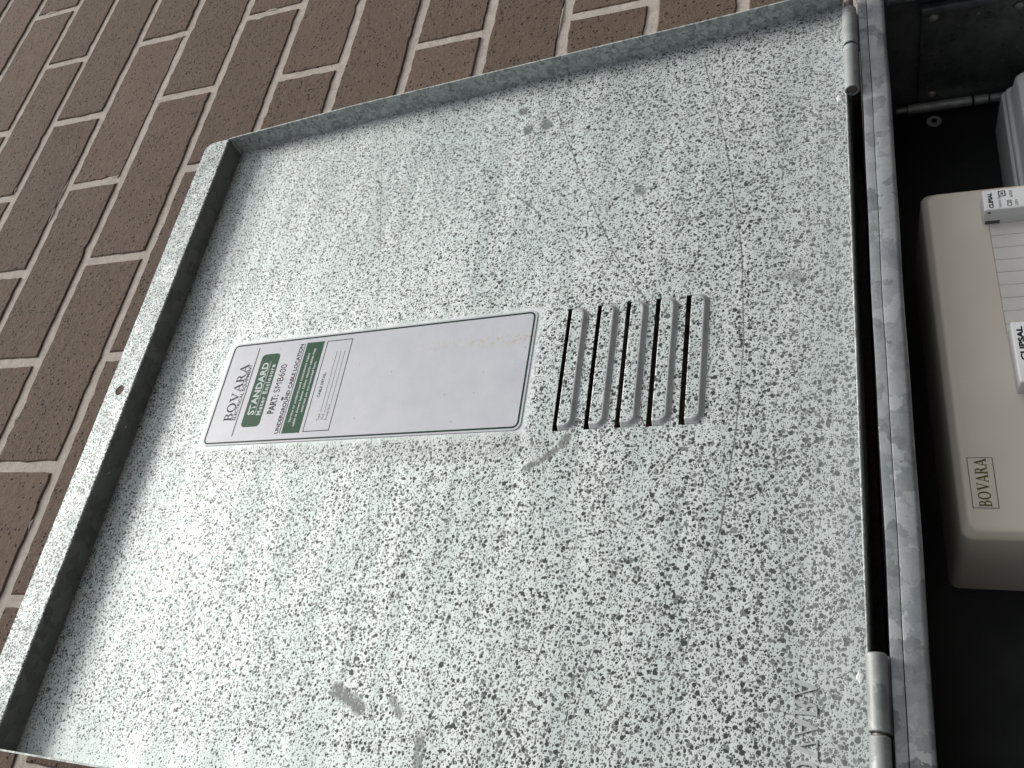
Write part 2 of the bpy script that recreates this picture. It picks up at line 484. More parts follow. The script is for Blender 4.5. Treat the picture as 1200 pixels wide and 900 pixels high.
GLYPH = {
 'A': (0.94, [[(.0, 0), (.31, 0), (.31, .05), (.19, .07), (.26, .27), (.62, .27), (.69, .07), (.58, .05), (.58, 0), (.98, 0), (.98, .05), (.90, .07), (.54, 1.02), (.47, 1.02), (.09, .07), (.0, .05)],
              [(.29, .35), (.58, .35), (.43, .78)]]),
 'V': (0.90, [[(.0, 1), (.0, .95), (.08, .93), (.45, -.02), (.51, -.02), (.86, .93), (.95, .95), (.95, 1), (.62, 1), (.62, .95), (.76, .93), (.54, .27), (.29, .93), (.40, .95), (.40, 1)]]),
 'O': (0.98, [arc(.48, .5, .47, .53, 0, 342, 24), arc(.48, .5, .29, .43, 0, 342, 24)]),
 'B': (0.78, [[(0, 0), (0, .05), (.1, .07), (.1, .93), (0, .95), (0, 1), (.40, 1)] + arc(.40, .765, .28, .235, 90, -65, 8) + arc(.42, .28, .33, .28, 65, -90, 10),
              [(.28, .93), (.37, .93)] + arc(.37, .75, .14, .18, 90, -90, 6) + [(.28, .57)], [(.28, .48), (.40, .48)] + arc(.40, .275, .17, .205, 90, -90, 6) + [(.28, .07)]]),
 'R': (0.86, [[(0, 0), (0, .05), (.1, .07), (.1, .93), (0, .95), (0, 1), (.40, 1)] + arc(.40, .745, .29, .255, 90, -55, 8) + [(.80, .06), (.92, .05), (.92, 0), (.68, 0), (.37, .46), (.28, .46), (.28, .07), (.38, .05), (.38, 0)],
              [(.28, .93), (.37, .93)] + arc(.37, .74, .15, .19, 90, -90, 6) + [(.28, .55)]]),
}
def serif_word(word, x0, x1, y0, y1):
    """outlines of a serif word stretched to the box"""
    tot = sum(GLYPH[c][0] for c in word) + 0.06 * (len(word) - 1)
    k = (x1 - x0) / tot
    polys, x = [], 0.0
    for c in word:
        w, loops = GLYPH[c]
        for lp in loops:
            polys.append([(x0 + (x + a) * k, y0 + b * (y1 - y0)) for a, b in lp])
        x += w + 0.06
    return polys
def text_obj(name, s, x0, x1, y0, y1, conv, mat, parent, bold=0.0, spacing=1.0, thick=0.0, **props):
    """built-in sans lettering stretched into the box x0..x1, y0..y1 (mm), y0 = baseline, y1 = cap height"""
    cu = bpy.data.curves.new(name, 'FONT')
    cu.body = s; cu.offset = bold; cu.space_character = spacing; cu.resolution_u = 3; cu.extrude = 0
    tmp = bpy.data.objects.new(name, cu); COL.objects.link(tmp)
    dg = bpy.context.evaluated_depsgraph_get()
    me = bpy.data.meshes.new_from_object(tmp.evaluated_get(dg))
    bpy.data.objects.remove(tmp); bpy.data.curves.remove(cu)
    xs = [v.co.x for v in me.vertices]
    lo, hi = min(xs), max(xs)
    cap = 0.70 + bold
    for v in me.vertices:
        v.co = conv(x0 + (v.co.x - lo) / (hi - lo) * (x1 - x0), y0 + v.co.y / cap * (y1 - y0), thick)
    me.update(); me.name = name
    return link(name, me, mat, parent, **props)

# ------------------------------------------------------------------ ground
gm = mesh('ground', [(-60, -60, 0), (60, -60, 0), (60, 60, 0), (-60, 60, 0)], [(0, 1, 2, 3)])
link('ground', gm, M['ground'], kind='structure')

# ------------------------------------------------------------------ brick wall
wall = empty('brick_wall', P(-548, 0, -2700), 'brown wire-cut brick wall with pale mortar joints behind the open meter box lid', 'wall')
HOLE = (-862.0, -234.0, -1800.0, -1190.0)            # opening for the recessed box, cut higher so the hinge gap looks dark: x0 x1 z0 z1
DZ = {0: -5, 1: -3, 2: -4.5, 3: 3, 4: 1, 5: 3.5, 6: 1, 7: 0, 8: -1, 9: -1, 10: -1, 11: -1, 12: -2, 13: 2}
DX = {5: 3.5, 7: -3, 11: -2, 2: -1.5, 3: -2, 9: 2}
JT = 10.5
def bedz(k): return -86.0 * k + DZ.get(k, 0)

def brick_me(name, w, h, d, rng):
    """brick with slightly ragged front arrises; front face at y=0, body into +y; origin at centre"""
    nx, nz = max(2, int(w / 9)), max(2, int(h / 9))
    ring = []
    for i in range(nx): ring.append((-w / 2 + w * i / nx, -h / 2, 0, 1))
    for i in range(nz): ring.append((w / 2, -h / 2 + h * i / nz, 1, 0))
    for i in range(nx): ring.append((w / 2 - w * i / nx, h / 2, 0, 1))
    for i in range(nz): ring.append((-w / 2, h / 2 - h * i / nz, 1, 0))
    n = len(ring)
    jit = [(rng.gauss(0, 0.42) - (rng.random() < 0.07) * rng.uniform(0.5, 2.0)) for _ in range(n)]
    vs = []
    sx = lambda x: (x > 0) - (x < 0)
    for (x, z, ax, az), j in zip(ring, jit):           # front ring, pulled in a little
        vs.append(L3(x - sx(x) * (1.3 - j) * (abs(x) > w / 2 - .1), 0.0, z - sx(z) * (1.3 - j) * (abs(z) > h / 2 - .1)))
    for (x, z, ax, az), j in zip(ring, jit):
        vs.append(L3(x + sx(x) * j * (abs(x) > w / 2 - .1), 1.2, z + sx(z) * j * (abs(z) > h / 2 - .1)))
    for (x, z, ax, az), j in zip(ring, jit):
        vs.append(L3(x, d, z))
    fs = [tuple(range(n))]
    for k in (0, 1):
        for i in range(n):
            fs.append((k * n + i, (k + 1) * n + i, (k + 1) * n + (i + 1) % n, k * n + (i + 1) % n))
    return mesh(name, vs, fs)
rngb = random.Random(11)
BW, BH, BD = 240 - JT, 86 - JT, 108
variants = [brick_me('brick', BW, BH, BD, rngb) for _ in range(12)]
for v in variants: v.materials.append(M['brick'])
def minus_hole(x0, x1, z0, z1):
    hx0, hx1, hz0, hz1 = HOLE
    if x1 <= hx0 or x0 >= hx1 or z1 <= hz0 or z0 >= hz1: return [(x0, x1, z0, z1)]
    out = []
    if z1 > hz1: out.append((x0, x1, hz1, z1))
    if z0 < hz0: out.append((x0, x1, z0, hz0))
    a, b = max(z0, hz0), min(z1, hz1)
    if x0 < hx0: out.append((x0, hx0 - 6, a, b))
    if x1 > hx1: out.append((hx1 + 6, x1, a, b))
    return [r for r in out if r[1] - r[0] > 12 and r[3] - r[2] > 8]
far_parts = bmesh.new()
for k in range(-9, 31):                                # course k lies between bed joints k and k+1
    zt, zb = bedz(k) - JT / 2, bedz(k + 1) + JT / 2
    for m in range(-14, 14):
        xr = -240.0 * m - (120 if k % 2 else 0) + DX.get(k, 0) - JT / 2
        xl = xr - 240 + JT
        near = (xl > -1500 and xr < 760 and k >= -3 and k <= 16)
        for (x0, x1, z0, z1) in minus_hole(xl, xr, zb, zt):
            full = abs((x1 - x0) - BW) < 0.5 and abs((z1 - z0) - BH) < 8
            cx, cz = (x0 + x1) / 2, (z0 + z1) / 2
            if near:
                me = variants[rngb.randrange(12)] if full else brick_me('brick', x1 - x0, z1 - z0, BD, rngb)
                o = link('brick', me, M['brick'], wall)
                o.location = P(cx, rngb.uniform(-0.6, 0.25), cz) - wall.location
                if full:
                    o.scale = (1, 1, (z1 - z0) / BH)
                    if rngb.random() < 0.5: o.rotation_euler = (0, math.pi, 0)
                o.rotation_euler.x += rngb.gauss(0, 0.003)
                o.rotation_euler.y += rngb.gauss(0, 0.0025)
            else:
                a, b = P(x0, 0, z0), P(x1, BD, z1)
                vs = [far_parts.verts.new(Vector(q) - wall.location) for q in
                      ((a.x, a.y, a.z), (b.x, a.y, a.z), (b.x, a.y, b.z), (a.x, a.y, b.z), (a.x, b.y, a.z), (b.x, b.y, a.z), (b.x, b.y, b.z), (a.x, b.y, b.z))]
                for f in ((0, 1, 2, 3), (0, 4, 5, 1), (1, 5, 6, 2), (2, 6, 7, 3), (3, 7, 4, 0)):
                    far_parts.faces.new([vs[i] for i in f])
me = bpy.data.meshes.new('outer_bricks'); far_parts.to_mesh(me); far_parts.free()
link('outer_bricks', me, M['brick'], wall, kind='stuff')
# mortar: a body just behind the brick faces, with the box opening left out
hx0, hx1, hz0, hz1 = HOLE
zt, zb = 86 * 9, -86 * 31
ms = [box_me('m', -3150, 3600, 1.25, 106, hz1, zt), box_me('m', -3150, 3600, 1.25, 106, zb - 34, hz0),
      box_me('m', -3150, hx0, 1.25, 106, hz0, hz1), box_me('m', hx1, 3600, 1.25, 106, hz0, hz1)]
me = join_me('mortar', ms)
o = link('mortar', me, M['mortar']); child(o, wall)
# the inner leaf closes the cavity behind the box
inner = join_me('inner_leaf', [box_me('m', -3150, 3600, 150, 240, zb - 34, zt)])
o = link('inner_leaf', inner, M['mortar']); child(o, wall)
# dabs of mortar smeared over some arrises, raised a touch above the brick faces
bm = bmesh.new()
rg = random.Random(5)
for _ in range(150):
    k = rg.randrange(-1, 14); x = rg.uniform(-1000, 400)
    if rg.random() < 0.3:
        m = rg.randrange(-2, 5)
        x = -240.0 * m - (120 if k % 2 else 0) + DX.get(k, 0) + rg.choice((-1, 1)) * JT / 2; z = bedz(k) - rg.uniform(8, 78); lx, lz = 2.0, rg.uniform(3, 14)
    else:
        z = bedz(k) + rg.choice((-1, 1)) * JT / 2; lx, lz = rg.uniform(4, 26), 1.6
    c = bm.verts.new(P(x, -0.6, z) - wall.location)
    n = 12; ring = []
    for i in range(n):
        q = 2 * math.pi * i / n; rr = rg.uniform(0.6, 1.15)
        ring.append(bm.verts.new(P(x + math.cos(q) * lx * rr, 0.8, z + math.sin(q) * lz * rr) - wall.location))
    for i in range(n): bm.faces.new((c, ring[i], ring[(i + 1) % n]))
bmesh.ops.recalc_face_normals(bm, faces=bm.faces)
me = bpy.data.meshes.new('mortar_smear'); bm.to_mesh(me); bm.free(); me.shade_smooth()
link('mortar_smear', me, M['mortar'], wall, kind='stuff')

# ------------------------------------------------------------------ meter box
XL, XR = -857.0, -238.0                                # box outer sides
box = empty('meter_box', P(-548, -70, -1212), 'galvanised steel meter box recessed in the brick wall with its speckled lid swung open upwards', 'meter box')
def part(name, me, mat, parent=None, **props):
    """mesh in world coordinates -> child of the box (or of one of its parts)"""
    o = link(name, me, mat, None, **props)
    par = parent or box
    o.parent = par
    mw = Matrix.Translation(box.location) if par is box else par['_mw']
    o.matrix_parent_inverse = (mw if isinstance(mw, Matrix) else Matrix()).inverted()
    return o
bpy.context.view_layer.update()

# shell: roof, floor, sides and back as sheet-metal slabs (top, bottom 1.2 mm folded sheet)
parts = [box_me('s', XL, XR, -66, 128, -1211.4, -1209.9), box_me('s', XL, XR, -66, 128, -1790, -1788.5),
         box_me('s', XL, XL + 1.5, -66, 128, -1788.5, -1211.4), box_me('s', XR - 1.5, XR, -66, 128, -1788.5, -1211.4),
         box_me('s', XL, XR, 128, 129.5, -1790, -1210)]
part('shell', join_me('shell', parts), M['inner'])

def frame_rail(name, x0, x1, prof, n=36):
    """front rim swept along X from a (y, z) profile with slight hand-made waviness"""
    vs, fs = [], []
    rg2 = random.Random(3)
    for i in range(n + 1):
        x = x0 + (x1 - x0) * i / n
        wob = 0.3 * math.sin(x * 0.021) + 0.15 * math.sin(x * 0.06 + 1)
        for (y, z) in prof: vs.append(P(x, y + wob * 0.3, z + wob))
    m = len(prof)
    for i in range(n):
        for j in range(m):
            a, b = i * m + j, i * m + (j + 1) % m
            fs.append((a, b, b + m, a + m))
    fs.append(tuple(range(m))); fs.append(tuple(n * m + j for j in range(m))[::-1])
    me = mesh(name, vs, fs)
    return me
def rounded(y, z0, z1, r=2.2, t=1.3):
    """closed thin profile: face from z0 (upper, turned back) to z1 (lower, rounded and turned back)"""
    out = [(y + 3, z0)] + [(y + 0.5 - 0.5 * math.sin(rad(a)), z0 - 0.5 + 0.5 * math.cos(rad(a))) for a in (0, 45, 90)]
    out += [(y + r - r * math.cos(rad(a)), z1 + r - r * math.sin(rad(a))) for a in (0, 20, 40, 60, 80, 90)] + [(y + 15, z1)]
    inn = [(y + 15, z1 + t), (y + r + t, z1 + t), (y + t, z1 + r + t), (y + t, z0 - t), (y + 3, z0 - t)]
    return out + inn
o = part('front_rim', frame_rail('front_rim', XL - 3, XR + 3, rounded(-70.25, -1215.3, -1226.8, 3.0)), M['galv'])
smooth_angle(o)
o = part('roof_fold', frame_rail('roof_fold', XL - 3, XR + 3, [(-69.9, -1209.9), (-69.75, -1209.45), (-69.3, -1209.3), (-60, -1209.3), (-60, -1209.8), (-68, -1212), (-68.4, -1214.9), (-69.9, -1214.9)]), M['galv'])
smooth_angle(o, 50)
part('front_rim', box_me('front_rim', XR - 17, XR + 3, -70.6, -55, -1790, -1228, 1.5), M['galv'])
part('front_rim', box_me('front_rim', XL - 3, XL + 17, -70.6, -55, -1790, -1228, 1.5), M['galv'])
part('front_rim', box_me('front_rim', XL + 18, XR - 18, -70.6, -55, -1792, -1774, 1.5), M['galv'])

# side plate riveted to the right inner wall, with rivets
bm_x = -241.5
o = part('side_plate', box_me('side_plate', bm_x - 1.2, bm_x, -33.5, 60, -1372, -1253.8, 0.5), M['panel'])
o = part('plate_rail', box_me('plate_rail', bm_x - 7, bm_x, -40.5, -34.2, -1372, -1253.0, 1.2), M['inner'])
for (y, z) in ((-27, -1262), (51, -1264), (-24, -1319), (50, -1345)):
    bm = bmesh.new()
    bmesh.ops.create_uvsphere(bm, u_segments=14, v_segments=8, radius=0.0034)
    for v in bm.verts: v.co = Vector((v.co.z * 0.55, v.co.x, v.co.y)) + P(bm_x - 1.4, y, z)
    me = bpy.data.meshes.new('rivet'); bm.to_mesh(me); bm.free(); me.shade_smooth()
    part('rivet', me, M['rod'])
    ring = tube_me('rivet_washer', P(bm_x - 1.3, y, z), P(bm_x - 2.1, y, z), 0.0040, 18)
    part('rivet_washer', ring, M['pin'])

# swing board: black meter panel on a hinge rod
board = part('meter_board', box_me('meter_board', XL + 8, -251.5, 66, 72, -1782, -1228, 1), M['board'])
for (z0, z1, r) in ((-1237, -1246, 2.2), (-1246, -1294, 3.4), (-1295.5, -1306, 3.3), (-1307, -1360, 3.1)):
    o = part('board_hinge_rod', tube_me('board_hinge_rod', P(-246.5, 61.5, z0), P(-246.5, 61.5, z1), r * 1.18 / 1000, 20, bev=0.0004), M['rod']); smooth_angle(o)
for (x, z) in ((-260, -1265.5), (-800, -1265.5), (-800, -1760)):
    o = part('board_washer', tube_me('board_washer', P(x, 65.9, z), P(x, 64.6, z), 0.0058, 24, bev=0.0003), M['rod']); smooth_angle(o)
    o = part('board_screw', tube_me('board_screw', P(x, 64.9, z), P(x, 63.6, z), 0.0022, 12, bev=0.0003), M['dark'])

# hinges between roof fold and lid: two knuckles each, a pin through them
hz, hy, hr = -1203.1, -72.0, 5.0
for xs in ((-272.0, -309.6, -352.0), (-727.0, -764.0, -804.0)):
    for a, b, mt, ry in ((xs[0], xs[1] + 0.6, 'hinge', 1.0), (xs[1] - 0.6, xs[2], 'hinge', 0.97)):
        o = part('hinge_knuckle', tube_me('hinge_knuckle', P(a, hy, hz), P(b, hy, hz), hr * ry / 1000, 36, cap=False, bev=0.0006, dents=0.006), M['hinge'])
        md = o.modifiers.new('wall', 'SOLIDIFY'); md.thickness = 0.0016; md.offset = -1
        smooth_angle(o)
    o = part('hinge_pin', tube_me('hinge_pin', P(xs[0] + (10 if xs[0] > -400 else -1), hy, hz), P(xs[2] + 0.8, hy, hz), 0.0031, 24, bev=0.0005), M['pin']); smooth_angle(o)
    # the leaves: one up onto the back of the lid, one down behind the roof fold
    part('hinge_leaf', box_me('hinge_leaf', xs[2], xs[1] - 0.8, -69.9, -68.6, -1203, -1197, 0.2), M['hinge'])
    part('hinge_leaf', box_me('hinge_leaf', xs[1] + 0.8, xs[0], -67.6, -66.2, -1209.2, -1202, 0.2), M['hinge'])

# ------------------------------------------------------------------ the lid
TH = rad(3.8997)
ex = Vector((1, 0, 0)); ey = Vector((0, math.sin(TH), math.cos(TH))); ez = ex.cross(ey)    # ez points to the viewer (-Y)
ML = Matrix((ex, ey, ez)).transposed().to_4x4()
ML.translation = P(U0, -70.0, -1193.12)
def E(u, v, w=0.0): return Vector(((u - U0) / 1000, v / 1000, w / 1000))
def lid_part(name, me, mat, parent=None, mats=None, **props):
    o = link(name, me, mats or mat, None, **props)
    if parent is None:
        o.parent = box
        o.matrix_parent_inverse = Matrix.Translation(box.location).inverted()
        o.matrix_basis = ML
    else:
        o.parent = parent
    return o
UL, UR, V0, V1, D = -831.2, -266.6, -5.5, 563.8, 19.8
SL = [(-503.2, -596.6, 179.0), (-503.4, -597.2, 157.3), (-503.9, -597.6, 136.6), (-504.2, -598.0, 116.2), (-504.8, -597.6, 95.8)]   # u right, u left, v of cut edge
GAPW, LIPD = 4.2, 15.5
def urf(v): # the right fold is not perfectly straight
    pts = [(-10, -263.5), (0, -264), (60, -268.2), (100, -268.2), (270, -266), (400, -266), (520, -267.5), (600, -269.5)]
    for (a, p), (b, q) in zip(pts[:-1], pts[1:]):
        if v <= b: return p + (q - p) * max(0, (v - a)) / (b - a)
    return pts[-1][1]
def url(v):
    pts = [(-10, -269.5), (30, -269), (110, -268.5), (270, -266), (420, -264), (563, -266.5), (600, -267)]
    for (a, p), (b, q) in zip(pts[:-1], pts[1:]):
        if v <= b: return p + (q - p) * max(0, (v - a)) / (b - a)
    return pts[-1][1]
# flat field with rectangular holes where the louvres are pressed
vh = {s_[2] for s_ in SL} | {s_[2] - GAPW - LIPD + 4 for s_ in SL}
vcuts = sorted({V0, V1} | vh | {q for q in (30, 60, 215, 270, 330, 400, 480) if min(abs(q - h) for h in vh) > 3})
HUL, HUR = -597.6, -503.4
vs, fs = [], []
idx = {}
def vid(u, v, w=0.0):
    key = (round(u, 3), round(v, 3), round(w, 3))
    if key not in idx:
        idx[key] = len(vs); vs.append(E(u, v, w))
    return idx[key]
for a, b in zip(vcuts[:-1], vcuts[1:]):
    hole = any(a >= sv - GAPW - LIPD + 4 - 1e-3 and b <= sv + 1e-3 for (_, _, sv) in SL)
    for (pa, qa, pb, qb) in ((UL, HUL, UL, HUL), (HUL, HUR, HUL, HUR), (HUR, urf(a), HUR, urf(b))):
        if hole and pa == HUL: continue
        fs.append((vid(pa, a), vid(qa, a), vid(qb, b), vid(pb, b)))
# top fold: wall rising D then lip outwards (rounded right corner)
nst = 40
def ur_w(v, w): return urf(v) + (url(v) - urf(v)) * (w / D)
r = 2.0
wallp = [(V1, 0.0), (V1 + 0.3, 1.0)] + [(V1 + 0.3, D - 2.0)] + [(V1 + 0.3 + 2 - 2 * math.cos(rad(a)), D - 2 + 2 * math.sin(rad(a))) for a in (20, 45, 70, 90)]
for j in range(len(wallp) - 1):
    (va, wa), (vb, wb) = wallp[j], wallp[j + 1]
    for (p1, p2) in ((UL, HUL), (HUL, HUR), (HUR, None)):
        fs.append((vid(p1, va, wa), vid(p2 if p2 is not None else ur_w(V1, wa), va, wa), vid(p2 if p2 is not None else ur_w(V1, wb), vb, wb), vid(p1, vb, wb)))
VL = V1 + 2.3; VT = 593.4
# lip as a strip with a hole for the lock pin
hu, hv, hr_ = -547.8, 578.4, 4.6
ring = []
NH = 32
for i in range(NH):
    q = 2 * math.pi * i / NH
    ring.append((hu + hr_ * 1.05 * math.cos(q), hv + hr_ * math.sin(q)))
box_u0, box_u1 = hu - 20, hu + 20
sq = []
for i in range(NH):
    q = 2 * math.pi * i / NH; c, s_ = math.cos(q), math.sin(q)
    k = min(20 / max(abs(c), 1e-6), ((VT - hv) if s_ > 0 else (hv - VL)) / max(abs(s_), 1e-6))
    sq.append((hu + c * k, hv + s_ * k))
for i in range(NH):
    j = (i + 1) % NH
    fs.append((vid(*ring[i], D), vid(*ring[j], D), vid(*sq[j], D), vid(*sq[i], D)))
def edge_pts(u0):
    return sorted({(round(a, 4), round(b, 4)) for a, b in sq if abs(a - u0) < 1e-3}, key=lambda q: q[1])
sq_ids = {(round(a, 4), round(b, 4)): (a, b) for a, b in sq}
for cx_, cy_ in ((box_u0, VL), (box_u1, VL), (box_u0, VT), (box_u1, VT)):   # corner triangles
    near_v = min((q for q in sq if abs(q[0] - cx_) < 1e-3), key=lambda q: abs(q[1] - cy_))
    near_u = min((q for q in sq if abs(q[1] - cy_) < 1e-3), key=lambda q: abs(q[0] - cx_))
    if abs(near_v[1] - cy_) > 1e-3 and abs(near_u[0] - cx_) > 1e-3:
        fs.append((vid(cx_, cy_, D), vid(*near_u, D), vid(*near_v, D)))
le = [sq_ids[q] for q in edge_pts(box_u0) if VL + 1e-3 < q[1] < VT - 1e-3]
fs.append(tuple([vid(UL, VT, D), vid(UL, VL, D), vid(HUL, VL, D), vid(box_u0, VL, D)] + [vid(*q, D) for q in le] + [vid(box_u0, VT, D)]))
re_ = [sq_ids[q] for q in edge_pts(box_u1) if VL + 1e-3 < q[1] < VT - 1e-3]
ru = url(V1) - 0.2
corner = [(box_u1, VL), (HUR, VL), (ru, VL), (ru, VT - 11)] + [(ru - 7 + 7 * math.cos(rad(a)), VT - 11 + 11 * math.sin(rad(a))) for a in (15, 35, 55, 75)] + [(ru - 9, VT), (box_u1, VT)] + re_[::-1]
fs.append(tuple(vid(a, b, D) for a, b in corner))
me = mesh('lid', vs, fs)
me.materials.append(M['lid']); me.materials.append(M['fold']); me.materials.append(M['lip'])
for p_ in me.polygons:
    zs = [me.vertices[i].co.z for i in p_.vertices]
    if max(zs) > 0.0005 and max(zs) - min(zs) > 0.0005: p_.material_index = 1  # fold wall in darker zinc: its shade is put into the colour
    elif min(zs) > 0.01: p_.material_index = 2
bm = bmesh.new(); bm.from_mesh(me); bmesh.ops.remove_doubles(bm, verts=bm.verts, dist=1e-5)
bmesh.ops.recalc_face_normals(bm, faces=bm.faces)
flip = sum(f.normal.z * f.calc_area() for f in bm.faces) < 0
if flip: bmesh.ops.reverse_faces(bm, faces=bm.faces)
bm.to_mesh(me); bm.free()
lid = lid_part('lid', me, M['lid'])
md = lid.modifiers.new('sheet', 'SOLIDIFY'); md.thickness = 0.0011; md.offset = -1.0

# side folds
def fold(name, ufun, lo, hi, mat, sign):
    vs2, fs2 = [], []
    n = 44
    for i in range(n + 1):
        v = lo + (hi - lo) * i / n
        for w in (0.0, 0.7, D * 0.5, D - 0.5, D):
            vs2.append(E(ufun(v, w), v, w))
        for w in (D, D * 0.5, 0.0):
            vs2.append(E(ufun(v, w) + sign * 1.15, v, w))
    m = 8
    for i in range(n):
        for j in range(m):
            a, b = i * m + j, i * m + (j + 1) % m
            fs2.append((a, b, b + m, a + m))
    fs2.append(tuple(range(m))); fs2.append(tuple(n * m + j for j in range(m))[::-1])
    me2 = mesh(name, vs2, fs2)
    bm2 = bmesh.new(); bm2.from_mesh(me2); bmesh.ops.recalc_face_normals(bm2, faces=bm2.faces); bm2.to_mesh(me2); bm2.free()
    return lid_part(name, me2, mat, lid)
fold('side_fold', ur_w, V0, V1 + 0.2, M['flange'], 1)
fold('side_fold', lambda v, w: UL + 0.0, V0, V1 + 0.2, M['flange'], -1)
# hinge-side hem of the lid, bent back and made deep to block light behind the hinge gap
hm = box_me('hem', UL - U0 + 0.5, UR - U0 + 1, V0 - 1.3, V0 - 0.05, -42, 0.35, 0.35, 1, conv=lambda x, y, z: Vector((x / 1000, y / 1000, z / 1000)))
lid_part('hem', hm, M['flange'], lid)
# thin bright weld line in the top right corner and the weld dabs by the hinges
def dab(name, u, v, w, su, sv, sw, mat, seed):
    bm3 = bmesh.new(); bmesh.ops.create_icosphere(bm3, subdivisions=3, radius=1.0)
    rg3 = random.Random(seed); ph = rg3.uniform(0, 6)
    for q in bm3.verts:
        k = 1 + 0.25 * math.sin(q.co.x * 4 + ph) * math.cos(q.co.y * 5 + ph)
        q.co = E(u + q.co.x * su * k, v + q.co.y * sv * k, w + q.co.z * sw)
    me3 = bpy.data.meshes.new(name); bm3.to_mesh(me3); bm3.free(); me3.shade_smooth()
    return lid_part(name, me3, mat, lid)
weldm = mat_galv('weld_zinc_paint', (0.42, 0.45, 0.44), (0.72, 0.74, 0.73), 0.1, 0.5, 0.0); M['weld'] = weldm
for i, (u, v) in enumerate(((-297, -1.5), (-355, -1.8), (-738, -2.5))):
    dab('weld', u, v, 0.0, 3.2, 1.8, 0.35, weldm, i)
a_ = E(ur_w(V1, 0) - 0.8, V1 - 0.6, 0.5); b_ = E(ur_w(V1, D) - 1.0, V1 - 0.3, D - 4)
lid_part('weld', tube_me('weld', a_, b_, 0.0005, 8), weldm, lid)

# louvres: hoods pressed towards the viewer, cut open along their upper edge
for (ur, ul, sv) in SL:
    ur, ul = HUR, HUL
    nu, nv = 96, 24
    v_hi = sv - GAPW; v_lo = sv - GAPW - LIPD + 4
    H = 2.5
    sloped = []
    vs3, fs3 = [], []
    for j in range(nv + 1):
        tv = j / nv                     # 0 = low edge on the sheet, 1 = cut lip
        v = v_lo + (v_hi - v_lo) * tv
        for i in range(nu + 1):
            tu = i / nu
            u = ul + (ur - ul) * tu
            dend = min(u - ul, ur - u)             # distance from an end
            dlow = v - v_lo
            cr = 7.5                              # plan corner radius at the low edge
            if dend < cr and dlow < cr:
                d_ = cr - math.hypot(cr - dend, cr - dlow)
            else:
                d_ = min(dend, dlow)
            t = max(0.0, min(1.0, d_ / 3.6)); t = t * t * (3 - 2 * t)
            w = H * t * (0.86 + 0.14 * tv)
            sloped.append(1 if 0.03 < t < 0.88 else (2 if 0.88 <= t < 0.9999 else 0))
            vs3.append(E(u, v, w + (0.01 if w > 0 else 0)))
    for j in range(nv):
        for i in range(nu):
            a = j * (nu + 1) + i
            fs3.append((a, a + 1, a + nu + 2, a + nu + 1))
    me3 = mesh('louvre', vs3, fs3, True)
    lo = lid_part('louvre', me3, M['lid'], lid)
    me3.materials.append(M['bare']); me3.materials.append(M['crest'])  # crest is a paler zinc, painting the highlight along the stretched edge
    for p_ in me3.polygons:
        q_ = [sloped[i] for i in p_.vertices]
        if q_.count(1) >= 2: p_.material_index = 1
        elif q_.count(2) >= 2: p_.material_index = 2
    md = lo.modifiers.new('sheet', 'SOLIDIFY'); md.thickness = 0.0009; md.offset = -1.0
    # web closing the two ends of the cut so the slit tapers out
# embossed maker's word pressed from the outer side, so it shows mirrored here
emb = flat_curve('embossed_word', serif_word('BOVARA', -796, -741, 0, 1),
                 lambda x, y, z: E(x, 28.5 - y * 11.0, 0.35 + z * 1000), M['bare'], None, thick=0.0003)
emb.parent = lid

# ------------------------------------------------------------------ printed label on the lid
def rrect(x0, x1, y0, y1, r, n=6):
    return (arc(x1 - r, y1 - r, r, r, 0, 90, n) + arc(x0 + r, y1 - r, r, r, 90, 180, n) +
            arc(x0 + r, y0 + r, r, r, 180, 270, n) + arc(x1 - r, y0 + r, r, r, 270, 360, n))
LBASE = 0.55
def face(w):
    return lambda x, y, z=0.0: E(x, y, w)
lab_me_pts = rrect(-595.6, -501.4, 202.0, 483.6, 5.5, 8)
n = len(lab_me_pts)
me = mesh('sticker', [E(x, y, LBASE) for x, y in lab_me_pts] + [E(x, y, 0.05) for x, y in lab_me_pts],
          [tuple(range(n))] + [(i, n + i, n + (i + 1) % n, (i + 1) % n) for i in range(n)])
lab = lid_part('sticker', me, M['label'])
lab['label'] = 'white printed sticker with green header on the open lid'
W1, W2 = LBASE + 0.06, LBASE + 0.12
def outline(x0, x1, y0, y1, r, t):
    return [rrect(x0, x1, y0, y1, r, 6), rrect(x0 + t, x1 - t, y0 + t, y1 - t, max(0.05, r - t), 6)]
def rect(x0, x1, y0, y1): return [[(x0, y0), (x1, y0), (x1, y1), (x0, y1)]]
def lp_(name, polys, mat, w=W1): return flat_curve(name, polys, face(w), mat, lab)
lp_('border_line', outline(-594.2, -502.7, 203.4, 482.2, 4.8, 1.35), M['edge'])
lp_('rule_line', rect(-588.3, -507.5, 453.6, 454.5), M['ink'])
lp_('logo_word', serif_word('BOVARA', -574.5, -522.3, 460.0, 468.6), M['ink'])
text_obj('logo_caption', 'ELECTRICAL EQUIPMENT', -574.0, -523.0, 456.2, 459.3, face(W2), M['ink'], lab, bold=0.01)
lp_('title_block', [rrect(-580.8, -514.6, 429.4, 448.2, 3.6)], M['green'])
text_obj('title_text', 'STANDARD', -570.3, -522.6, 438.7, 445.2, face(W2), M['wink'], lab, bold=0.03, spacing=1.05)
lp_('title_rule', rect(-570.4, -521.8, 436.9, 437.4), M['wink'], W2)
text_obj('title_text', 'Meter Enclosure', -570.8, -525.2, 431.4, 435.9, face(W2), M['wink'], lab, bold=0.03, spacing=1.25)
text_obj('part_number', 'PART:', -570.4, -554.0, 418.6, 425.2, face(W1), M['ink'], lab, bold=0.03)
text_obj('part_number', 'SMB600', -551.6, -526.0, 418.8, 425.2, face(W1), M['ink'], lab, bold=0.0)
